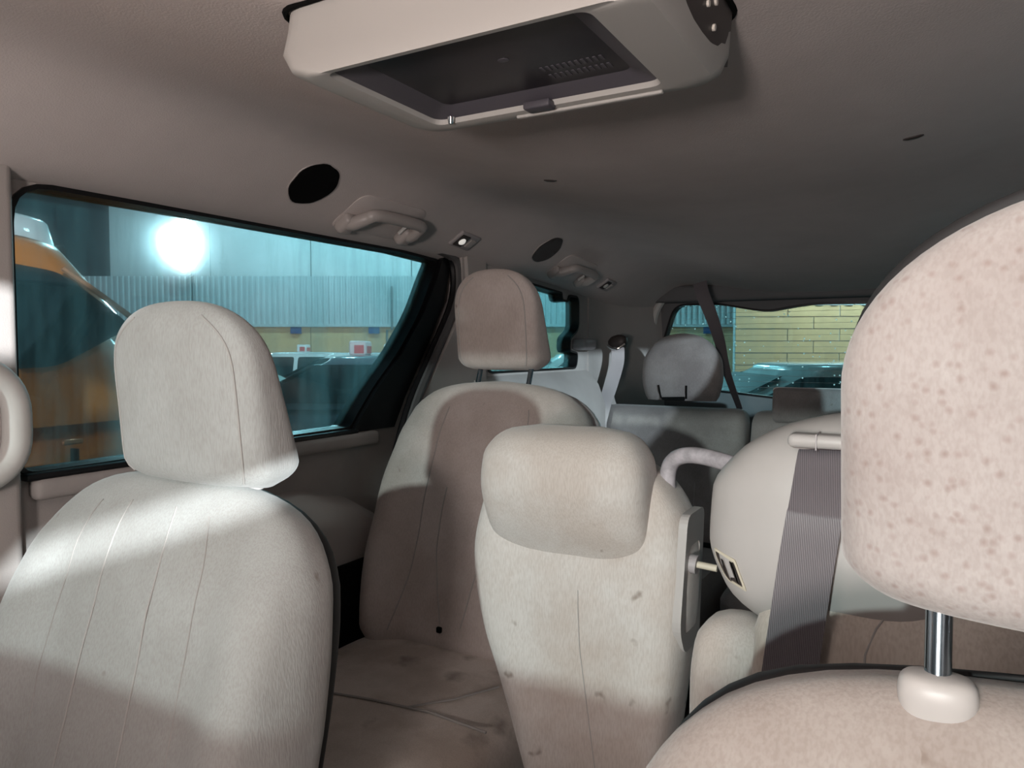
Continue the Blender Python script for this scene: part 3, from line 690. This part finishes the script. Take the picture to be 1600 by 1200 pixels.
# ------------------------------------------------------------------ roof fittings
def on_roof(x, y): return zc(x, y)
def roof_frame(x, y):
    e = .01; dx = (zc(x+e, y) - zc(x-e, y)) / (2*e); dy = (zc(x, y+e) - zc(x, y-e)) / (2*e)
    n = Vector((dx, dy, -1)).normalized(); t = Vector((0, 1, dy)).normalized(); s = n.cross(t).normalized()
    m = Matrix((( t.x, s.x, n.x, x), (t.y, s.y, n.y, y), (t.z, s.z, n.z, zc(x, y)), (0, 0, 0, 1)))
    return m     # local x runs rearwards, y across, z out of the roof into the cabin
def vent(x, y, r, label, seed, m):
    root = empty('vent_opening', (x, y, zc(x, y)), label, 'vent opening', 'round roof vent openings')
    rnd = random.Random(seed); fr = roof_frame(x, y); N = 40; edge = []
    for k in range(N):
        a = 2*pi*k/N; q = r * (1 + .022*sin(3*a+seed) + .014*sin(7*a+2*seed) + rnd.uniform(-.008, .008)); edge.append((q*cos(a), q*sin(a)))
    rings = [[fr @ Vector((p[0]*s, p[1]*s, z)) for p in edge] for s, z in ((1.0, -.003), (1.0, .0025), (.97, .0035), (.6, .002), (.1, .001))]
    obj('hole_dark_disc', loft(rings), M[m], root)  # black disc stands in for the darkness inside the open vent
    rim = [fr @ Vector((p[0]*1.03, p[1]*1.03, .001)) for p in edge]
    obj('torn_rim', tube(rim, .0014, 6, closed=True), M['handle'], root)
vent(-.656, 1.003, .050, 'larger black round vent hole in headliner above the side window', 1.0, 'dark')
vent(-.625, 1.885, .050, 'farther dark round vent hole in headliner above rear quarter window', 2.6, 'sidep')
def assist(x, y, L, label):
    fr = roof_frame(x, y); root = empty('grab_handle', (x, y, zc(x, y)), label, 'grab handle', 'roof grab handles')
    P = resample([(-L*.5, -.022, .004), (-L*.5, -.010, .020), (-L*.45, .018, .028), (-L*.34, .036, .032), (L*.34, .036, .032), (L*.45, .018, .028), (L*.5, -.010, .020), (L*.5, -.022, .004)], 40)
    rr = [.0125 + .004*abs(2*k/40-1)**2 for k in range(41)]
    obj('grip', tube([fr @ p for p in P], rr, 12), M['handle'], root)
    for s in (-1, 1):
        ft = obj('mount', xform(rbox(s*L*.5-.020, s*L*.5+.020, -.046, .000, -.004, .024, .011, 4), fr), M['handle'], root)
        obj('cap_edge', xform(rbox(s*L*.36-.003, s*L*.36+.003, -.020, .006, .006, .014, .002), fr), M['lightgrey'], ft)
    obj('recess_plate', loft([[fr @ Vector((p[0]*k, p[1]*k, z)) for p in fillet([(-L*.64, -.05), (L*.64, -.05), (L*.58, .054), (-L*.58, .054)], .03)] for k, z in ((1, -.006), (1, .0), (.97, .0012), (.2, .0015))]), M['headliner'], root)
assist(-.692, 1.240, .190, 'nearer grey roof grab handle above the sliding door window')
assist(-.655, 2.12, .190, 'farther grey roof grab handle above the rear quarter window')
def reading(x, y, label, lit):
    fr = roof_frame(x, y); root = empty('reading_lamp', (x, y, zc(x, y)), label, 'reading lamp', 'roof reading lamps')
    obj('housing', xform(rbox(-.042, .042, -.026, .026, -.003, .007, .005), fr), M['grey_plastic'], root)
    p = obj('socket', xform(rbox(-.036, .0, -.020, .020, .004, .009, .003), fr), M['sidep'], root)
    me = loft([[fr @ Vector((-.018 + q*cos(2*pi*k/16), q*sin(2*pi*k/16), z)) for k in range(16)] for q, z in ((.010, .007), (.010, .011), (.007, .014), (.001, .015))])
    obj('lens', me, M['lens'] if lit else M['lightgrey'], p)
    obj('switch', xform(rbox(.008, .034, -.014, .014, .005, .010, .003), fr), M['handle'], root)
reading(-.690, 1.555, 'small square reading lamp with white bulb, behind the nearer grab handle', True)
reading(-.655, 2.40, 'small square reading lamp near the rear corner of the roof', False)
for x, y, lb in ((.30, 1.27, 'small dark slit in the plain headliner on the driver side'), (-.30, 1.255, 'small dark slit in the headliner near the nearer grab handle')):
    fr = roof_frame(x, y)
    tag(obj('roof_slit', loft([[fr @ Vector((q*.35*sin(2*pi*k/16), q*cos(2*pi*k/16), z)) for k in range(16)] for q, z in ((.014, -.002), (.014, .0015), (.008, .003), (.001, .003))]), M['sidep']), lb, 'slit')

# ---- flip-down screen housing
mn = empty('overhead_screen', (0, .55, 1.36), 'pale overhead screen console with dark recessed display, hanging from the roof', 'screen console')
zb = 1.279
def rrect(x0, x1, y0, y1, z, r, n=6):
    return [(p[0], p[1], z) for p in fillet([(x0, y0), (x1, y0), (x1, y1), (x0, y1)], r, n)]
RX0, RX1, RY0, RY1 = -.118, .122, .470, .634
outer = [rrect(-.190, .166, .488, .705, 1.358, .03), rrect(-.190, .168, .484, .705, 1.335, .03), rrect(-.188, .168, .476, .700, 1.312, .03), rrect(-.170, .166, .468, .682, 1.293, .03), rrect(-.146, .162, .464, .662, 1.283, .026), rrect(-.126, .150, .463, .642, 1.2790, .016)]
inner = [rrect(RX0, RX1, RY0, RY1, 1.280, .012), rrect(RX0+.002, RX1-.002, RY0+.002, RY1-.002, 1.2845, .012)]
n = len(outer[0]); V = [p for r in outer for p in r]; F = []
for i in range(len(outer)-1):
    for j in range(n): k = (j+1) % n; F.append((i*n+j, i*n+k, (i+1)*n+k, (i+1)*n+j))
b0 = (len(outer)-1)*n
for r in inner: V += r
i0 = len(outer)*n
for j in range(n): k = (j+1) % n; F.append((b0+j, b0+k, i0+k, i0+j)); F.append((i0+j, i0+k, i0+n+k, i0+n+j))
hs = obj('housing', (V, F), M['console'], mn)
# bezel slopes and screen
bz = [rrect(RX0, RX1, RY0, RY1, 1.2835, .012), rrect(RX0+.022, RX1-.022, RY0+.018, RY1-.016, 1.292, .01), rrect(RX0+.024, RX1-.024, RY0+.02, RY1-.018, 1.294, .01)]
Vb = [p for r in bz for p in r]; Fb = [(i*n+j, i*n+(j+1) % n, (i+1)*n+(j+1) % n, (i+1)*n+j) for i in range(2) for j in range(n)]
obj('bezel', (Vb, Fb), M['bezel'], mn)
sc = obj('display', rbox(RX0+.02, RX1-.02, RY0+.016, RY1-.014, 1.2925, 1.298, .002), M['screen'], mn)
obj('emblem', loft([[(.012+q*cos(2*pi*k/12), .545+q*.8*sin(2*pi*k/12), z) for k in range(12)] for q, z in ((.005, 1.2925), (.005, 1.2918), (.001, 1.2915))]), M['bezel'], sc)
for r_ in range(2):
    for k in range(11):
        obj('speaker_slit', rbox(.030+.0055*k, .033+.0055*k, .575+.018*r_, .585+.018*r_, 1.2918, 1.293, .0004, 1), M['bezel'], sc)
obj('latch_tab', rbox(-.012, .016, RY1-.012, RY1+.004, 1.2765, 1.284, .002), M['bezel'], mn)
obj('rear_lip', rbox(-.03, .118, RY1+.008, RY1+.014, 1.2765, 1.2800, .0015), M['console'], mn)
obj('corner_stud', tube([(-.098, .628, 1.2840), (-.098, .628, 1.2775)], [.004, .0025], 10), M['chrome'], mn)
# dark side panel with pale buttons, driver side
side = []
for t in range(9):
    y = .50 + .185*t/8; k = sin(pi*t/8)**.5 if 0 < t < 8 else 0
    side.append([(.1685 + .004*k*sin(pi*q) - .004*(1-q), y, 1.292 + .060*q + .012*(1-q)*abs(t/4-1)**3) for q in [j/6 for j in range(7)]])
si2 = [[(x-.006, y, z+.001) for x, y, z in r] for r in side]
pn = obj('side_panel', loft([a+b[::-1] for a, b in zip(side, si2)]), M['sidep'], mn)
for (t, q) in ((5, 2), (5, 4), (4, 3), (4, 5), (3, 4)):
    c = Vector(side[t][q]); nn = Vector((1, 0, -.1))
    obj('button', tube([c - nn*.002, c + nn*.002], .0028, 10), M['dot'], pn)
obj('top_gap_shade', tube([(p[0], p[1], 1.3535) for p in rrect(-.193, .170, .484, .708, 0, .03)], .0030, 6, closed=True), M['dark'], mn)  # black tube painted as the shadow in the gap under the roof

# ---- overhead map lamp at the windscreen header (the lit cabin lamp)
ml = empty('map_lamp_console', (0, -.02, 1.34), 'front roof lamp console at the windscreen header', 'cabin lamp')
obj('housing', rbox(-.09, .09, -.09, .06, 1.318, 1.35, .012), M['lightgrey'], ml)
for sg in (-1, 1):
    obj('lamp_lens', rbox(sg*.045-.028, sg*.045+.028, -.05, .03, 1.308, 1.320, .004), mat('lit_map_lamp_lens', (1, .9, .8), .3, emit=(1, .82, .74), estr=12), ml)
ll = add_light('map_lamp_light', 'POINT', (.12, .0, 1.27), (0, .55, .85), 1.9, (1, .88, .82), .04)
ll.location = Vector((.12, .0, 1.27)) - ml.location; ll.parent = ml

# ---- added glowing panel on the dashboard, warm fill for roof and seats
dd = empty('dash_fill_panel', (.30, -.74, .905), 'added glowing fill panel on the dashboard, facing the cabin', 'display')
obj('case', rbox(.16, .44, -.80, -.755, .905, 1.01, .01), M['dash'], dd)
obj('screen', rbox(.17, .43, -.757, -.751, .912, 1.003, .002), mat('fill_panel_glow', (.9, .85, .8), .4, emit=(1, .88, .84), estr=4), dd)
dl = add_light('dash_fill_light', 'AREA', (.30, -.74, .97), (.22, 1.0, 1.35), 14.0, (1, .88, .83), .16)
dl.location = Vector((.30, -.74, .97)) - dd.location; dl.parent = dd
# ---- B pillar grip, door panel
gp = [Vector((-.722, p[0], p[1])) for p in fillet([(.42, .870), (.522, .888), (.522, 1.012), (.42, 1.044)], .05, 8)]
tag(obj('pillar_grip', tube(gp, .0175, 12, closed=True), M['lightgrey']), 'pale plastic loop grip on the door pillar, cut by the left edge', 'grab handle')
dp = empty('sliding_door_trim', (-.76, 1.1, .3), 'grey door trim with pale armrest under the side window', 'door trim')
arm = [[(-.78 + d, Y, z) for d, z in ((0, zt + .03), (.030, zt + .022), (.050, zt), (.055, zt - .05), (.048, zl), (0, zl - .02))] for Y, zt, zl in ((.62, .72, .62), (.90, .73, .60), (1.06, .735, .56), (1.20, .70, .50), (1.27, .66, .47))]
obj('armrest_panel', loft(arm), M['shell'], dp)
obj('upper_rail', rbox(-.782, -.752, .56, 1.30, .835, .866, .010), M['door'], dp)
obj('sill_seal', rbox(-.779, -.757, .55, 1.235, .864, .8745, .004), M['black'], dp)

# ------------------------------------------------------------------ outside: parking lot at night
G = -.45
CF = Vector((-sin(radians(29.6)), cos(radians(29.6)), 0)); CR = Vector((cos(radians(29.6)), sin(radians(29.6)), 0))
LOTO = Vector((.33, 0, 0))
def lot(d, l, z=0): return LOTO + CF*d + CR*l + Vector((0, 0, z))      # the lot lies square to its long wall
LROT = radians(29.6)
obj('ground', ([(-60, -40, G), (50, -40, G), (50, 50, G), (-60, 50, G)], [(0, 1, 2, 3)]), M['asphalt'], structure=True, smooth=False)
def lot_plate(d, l0, l1, z0, z1, th): 
    V = [lot(d + t, l, z) for t in (0, th) for l in (l0, l1) for z in (z0, z1)]
    return V, [(0, 1, 3, 2), (4, 6, 7, 5), (0, 4, 5, 1), (2, 3, 7, 6), (0, 2, 6, 4), (1, 5, 7, 3)]
def corrugated(d, l0, l1, z0, z1, pitch=.16, dep=.05):
    n = int((l1-l0)/pitch); V, F = [], []
    for i in range(n+1):
        b = l0 + (l1-l0)*i/n; p = (l1-l0)/n
        for (o, q) in ((0, 0), (.35, 0), (.5, -dep), (.85, -dep)):
            l = b + o*p
            if l > l1 + 1e-6: continue
            V += [lot(d+q, l, z0), lot(d+q, l, z1)]
    for k in range(len(V)//2 - 1): F.append((2*k, 2*k+2, 2*k+3, 2*k+1))
    return V, F
wa = empty('long_wall', lot(22, -6, G), 'long yellow building wall with grey corrugated upper sheets, seen through side window', 'building')
k = 0
for l0 in range(-18, 7, 3):
    obj('painted_panel', lot_plate(22, l0 + .01, l0 + 2.99, G, 1.76, .2), M['yellow'], wa, smooth=False)
    obj('corrugated_sheet', corrugated(21.95, l0, l0 + 3, 1.76, 3.2), M['sheet'], wa, smooth=False)
    if l0 >= -12: obj('upper_panel', lot_plate(22.1, l0 + .015, l0 + 2.985, 3.2, 7.2, .2), M['fascia'], wa, smooth=False)
obj('ledge', lot_plate(21.86, -18, 9, 1.70, 1.78, .14), M['sheet'], wa, smooth=False)
for l0 in (-6.42, -4.10, 5.85):
    obj('blue_plaque', lot_plate(21.9, l0 - .16, l0 + .16, 1.50, 1.70, .05), M['bluesign'], wa, smooth=False)
pp = obj('drain_pipe', tube([lot(21.85, -3.55, 2.9), lot(21.85, -3.55, 1.62), lot(21.85, -3.70, 1.60), lot(21.85, -3.70, .6)], .035, 8), M['pole'], wa)
for l0 in (-7, -2, 4):
    obj('added_lamp_box', lot_plate(21.2, l0 - .25, l0 + .25, 5.4, 5.5, .9), M['pole'], wa, smooth=False)  # invented boxes to go with the added fill lights
wb = empty('block_wall', lot(17, 11, G), 'ochre block wall with blue-grey sheet top, seen through rear window', 'building')
for r_ in range(9):
    z0 = G + .28*r_; st = .6 if r_ % 2 else 0
    for c_ in range(14):
        l0 = 5.15 + 1.2*c_ + (st if c_ else 0); l1 = 5.15 + 1.2*(c_+1) + st
        obj('block', lot_plate(17, l0 + .012, l1 - .012, z0 + .010, z0 + .27, .2), M['yellow'], wb, smooth=False)
obj('mortar_core', lot_plate(17.03, 5.15, 22, G, G + 2.52, .15), M['sheet'], wb, smooth=False)
for l0 in range(0, 12):
    obj('sheet_panel', corrugated(17.0, 5.1 + 1.4*l0, 5.1 + 1.4*l0 + 1.36, G + 2.5, G + 5.2, .34, .04), M['sheet'], wb, smooth=False)
# flood lamp on its pole
fl = empty('flood_lamp', (FLOOD[0], FLOOD[1], G), 'bright white flood lamp on a pole beyond the taxi', 'lamp')
obj('lamp_pole', tube([(FLOOD[0], FLOOD[1] + .2, G), (FLOOD[0], FLOOD[1] + .2, FLOOD[2] + .4)], .05, 8), M['pole'], fl)
FM = Matrix.Translation(Vector(FLOOD)) @ Matrix.Rotation(LROT, 4, 'Z')
def oval(a, b, prof): return xform(loft([[(a*k*cos(2*pi*j/32), y, b*k*sin(2*pi*j/32)) for j in range(32)] for k, y in prof]), FM)
obj('lamp_head', oval(.40, .74, ((.7, .16), (.95, .10), (1, .0), (1, -.06))), M['pole'], fl)
obj('lamp_face', oval(.37, .71, ((1, -.05), (1, -.075), (.7, -.10), (.2, -.11))), M['lamp'], fl)
def vehicle(nm, label, pos, rz, paint, glassm, L=4.6, W=1.78, H=1.43, belt=.93, hood=.86, tail=.98, gh=(-1.95, -1.05, .30, 1.25), roof_in=.17, panes=None, cat_='car', sign=False, group=None, wheel=.31, boxy=5, rw=.80):
    root = empty(nm, (pos[0], pos[1], G), label, cat_, group, rz); hw = W/2; hl = L/2
    def sec(x, w, z0, z1, n=5):
        return [(x, w*spw(cos(2*pi*k/28), 2/n), (z0+z1)/2 + (z1-z0)/2*spw(sin(2*pi*k/28), 2/n)) for k in range(28)]
    st = [(-hl, .72, .42, tail-.22), (-hl+.06, .90, .30, tail-.06), (-hl+.22, .97, .24, tail), (gh[0], .99, .20, max(tail, belt)), (-.6, 1, .19, belt+.02), (.6, 1, .19, belt), (gh[3], .99, .20, belt-.01), (gh[3]+.35, .98, .21, hood+.03), (hl-.35, .95, .24, hood-.06), (hl-.08, .84, .30, hood-.2), (hl, .66, .40, hood-.34)]
    obj('body', loft([sec(x, hw*s, a, b) for x, s, a, b in st]), paint, root, local=True)
    rings = []
    for i in range(13):
        t = i/12; tt = t
        x0 = gh[0] + (gh[1]-gh[0])*tt; x1 = gh[3] + (gh[2]-gh[3])*tt; ww = hw*.965 - roof_in*tt
        z = belt - .03 + (H - .05 - belt + .03)*t; c = (x0+x1)/2; a = (x1-x0)/2
        rings.append([(c + a*spw(cos(2*pi*k/40), 2/boxy), ww*spw(sin(2*pi*k/40), 2/boxy), z) for k in range(40)])
    for s, dz in ((.985, .022), (.94, .038), (.8, .049), (.4, .054)):
        r0 = rings[12]; c = sum(p[0] for p in r0)/40; rings.append([(c + (p[0]-c)*s, p[1]*s, H - .05 + dz) for p in r0])
    obj('cabin', loft(rings), paint, root, local=True)
    def yside(z): 
        t = (z - belt + .03)/(H - .02 - belt); return hw*.965 - roof_in*t
    if panes is None:
        zt, zb_ = H - .09, belt + .03
        fr = lambda t: gh[3] + (gh[2]-gh[3])*t; rr = lambda t: gh[0] + (gh[1]-gh[0])*t
        mid = (gh[1]+gh[2])/2 + .05
        panes = [[(mid+.04, zb_), (fr(.1)-.16, zb_), (fr(.88)-.10, zt), (mid+.04, zt)], [(rr(.1)+.42, zb_), (mid-.04, zb_), (mid-.04, zt), (rr(.88)+.22, zt)]]
    for pn_ in panes:
        fp_ = fillet(pn_, .05, 4)
        for sg in (-1, 1):
            g_ = obj('side_window', plate(fp_, [], lambda u, v, t, s=sg: (u, s*(yside(v) + .004 + t), v), .006), glassm, root, local=True, smooth=False)
    for (xb, xt, sgn, nm_) in ((gh[3], gh[2], 1, 'windscreen'), (gh[0], gh[1], -1, 'rear_window')):
        q = []
        for t in (.10, .90):
            x = xb + (xt-xb)*t + sgn*.008; z = belt - .03 + (H - .02 - belt)*t; wv = (hw*.965 - roof_in*t)*(rw if sgn < 0 else .80)
            q.append([(x, -wv, z), (x, wv, z)])
        V = [q[0][0], q[0][1], q[1][1], q[1][0]]; V2 = [(v[0] + sgn*.006, v[1], v[2] + .006) for v in V]
        obj(nm_, (V + V2, [(0, 1, 2, 3), (4, 5, 6, 7), (0, 1, 5, 4), (1, 2, 6, 5), (2, 3, 7, 6), (3, 0, 4, 7)]), glassm, root, local=True, smooth=False)
    for x in (-hl*.60, hl*.62):
        for sg in (-1, 1):
            y = sg*(hw - .10)
            wh = obj('wheel', loft([[(x + q*cos(2*pi*k/24), y + sg*dy, wheel + q*sin(2*pi*k/24)) for k in range(24)] for q, dy in ((wheel*.9, -.10), (wheel, -.07), (wheel, .08), (wheel*.9, .105), (wheel*.66, .10))]), M['tyre'], root, local=True)
            obj('rim', loft([[(x + q*cos(2*pi*k/20), y + sg*dy, wheel + q*sin(2*pi*k/20)) for k in range(20)] for q, dy in ((wheel*.65, .09), (wheel*.62, .108), (wheel*.2, .112))]), M['rim'], wh, local=True)
    for sg in (-1, 1):
        obj('tail_lamp', rbox(-hl-.01, -hl+.12, sg*hw*.72-.16, sg*hw*.72+.16, tail-.30, tail-.14, .02), M['red_lamp'], root, local=True)
        obj('headlamp', rbox(hl-.26, hl-.05, sg*hw*.72-.15, sg*hw*.72+.15, hood-.30, hood-.18, .03), M['lens'], root, local=True)
    if sign:
        sx = (gh[1]+gh[2])/2 + sign[1]; 
        s0 = obj('roof_sign', rbox(sx-.09, sx+.09, -.19, .19, H, H+.155, .025), M['sign_white'], root, local=True)
        for sg in (-1, 1):
            obj('sign_stripe', rbox(sx-.075, sx+.03, sg*.190-.003, sg*.190+.003, H+.02, H+.11, .002, 1), M['sign_red'], s0, local=True)
            obj('sign_stripe', rbox(sx+sg*.090-.003, sx+sg*.090+.003, -.15, .10, H+.02, H+.10, .002, 1), M['sign_red'], s0, local=True)
    return root
R_LEFT = LROT + pi; R_RIGHT = LROT
tx = vehicle('orange_taxi', 'burnt orange tall taxi with dark side glass, close outside the side window', (-2.78, -.52), -pi/2, M['orange_paint'], M['car_glass'], L=5.04, W=1.78, H=1.875, belt=1.30, hood=1.08, tail=1.34, gh=(-2.47, -2.02, .35, 1.35), roof_in=.20, cat_='car', wheel=.36, boxy=6, rw=.5,
    panes=[[(-2.06, 1.576), (-1.78, 1.445), (-.45, 1.42), (-.45, 1.77), (-1.67, 1.764), (-1.862, 1.743)], [(-.36, 1.38), (1.0, 1.36), (.45, 1.74), (-.36, 1.77)]])
ty = .89*.965
obj('window_moulding', tube(resample([(-1.862, ty - .155, 1.757), (-1.97, ty - .128, 1.675), (-2.085, ty - .092, 1.582)], 12), .010, 8), M['copper'], tx, local=True)
obj('door_handle', rbox(-1.80, -1.74, .886, .902, 1.215, 1.232, .006), M['copper'], tx, local=True)
obj('door_gap', box(-1.79, -1.782, .86, .8925, .4, 1.20), M['dark'], tx, smooth=False, local=True)
vehicle('white_van', 'white high-roof van, its roof showing above the orange taxi', (-5.3, .72), -pi/2, M['white_paint'], M['car_glass'], L=4.8, W=1.85, H=2.36, belt=1.15, hood=1.1, tail=1.4, gh=(-2.36, -2.05, 1.3, 1.9), roof_in=.14, cat_='van', wheel=.33, boxy=7, panes=[[(1.0, 1.25), (1.62, 1.25), (1.35, 1.75), (1.0, 1.75)]])
def at_lot(d, l): p = lot(d, l); return (p.x, p.y)
vehicle('blue_taxi', 'dark slate-blue sedan with red and white roof sign, seen low in the side window', at_lot(8.1, -1.62), R_LEFT, M['blue_paint'], M['car_glass'], sign=(1, .42))
vehicle('white_sedan', 'white sedan with greenish windows, left of the slate-blue sedan', at_lot(11.4, -4.75), R_RIGHT, M['white_paint'], M['green_glass'])
vehicle('white_sedan', 'white sedan with small roof sign parked in front of the yellow wall', at_lot(15.3, -4.6), R_LEFT, M['white_paint'], M['car_glass'], sign=(1, .1))
vehicle('white_sedan', 'white sedan behind the slate-blue sedan, roof sign near the window edge', at_lot(13.2, -2.9), R_LEFT, M['white_paint'], M['car_glass'], sign=(1, -.35))
vehicle('grey_sedan', 'grey-teal sedan right behind the van, seen through the rear window', at_lot(5.9, 2.36), R_LEFT, M['teal_paint'], M['car_glass'], H=1.39)
vehicle('white_sedan', 'white sedan behind the grey-teal sedan, seen beside the third-row headrest', at_lot(11.0, 1.7), R_RIGHT, M['white_paint'], M['car_glass'])

# ------------------------------------------------------------------ unseen blockers added at the driver's door, cutting the side light to a band
tag(obj('light_blocker_upper', plate(fillet([(-.52, 1.046), (.06, 1.142), (.06, 1.27), (-.52, 1.27)], .02), [], lambda u, v, t: (.735 + t, u, v), .018), M['headliner'], smooth=False), "sun visor swung across the driver's door window", 'light blocker')
tag(obj('light_blocker_lower', plate(fillet([(-.74, .86), (.41, .86), (.41, 1.275), (-.05, 1.262), (-.10, 1.092), (-.16, 1.074), (-.74, .976)], .004), [], lambda u, v, t: (.765 + t, u, v), .003), M['black'], smooth=False), "black roller shade pulled up in the driver's door window", 'window shade')
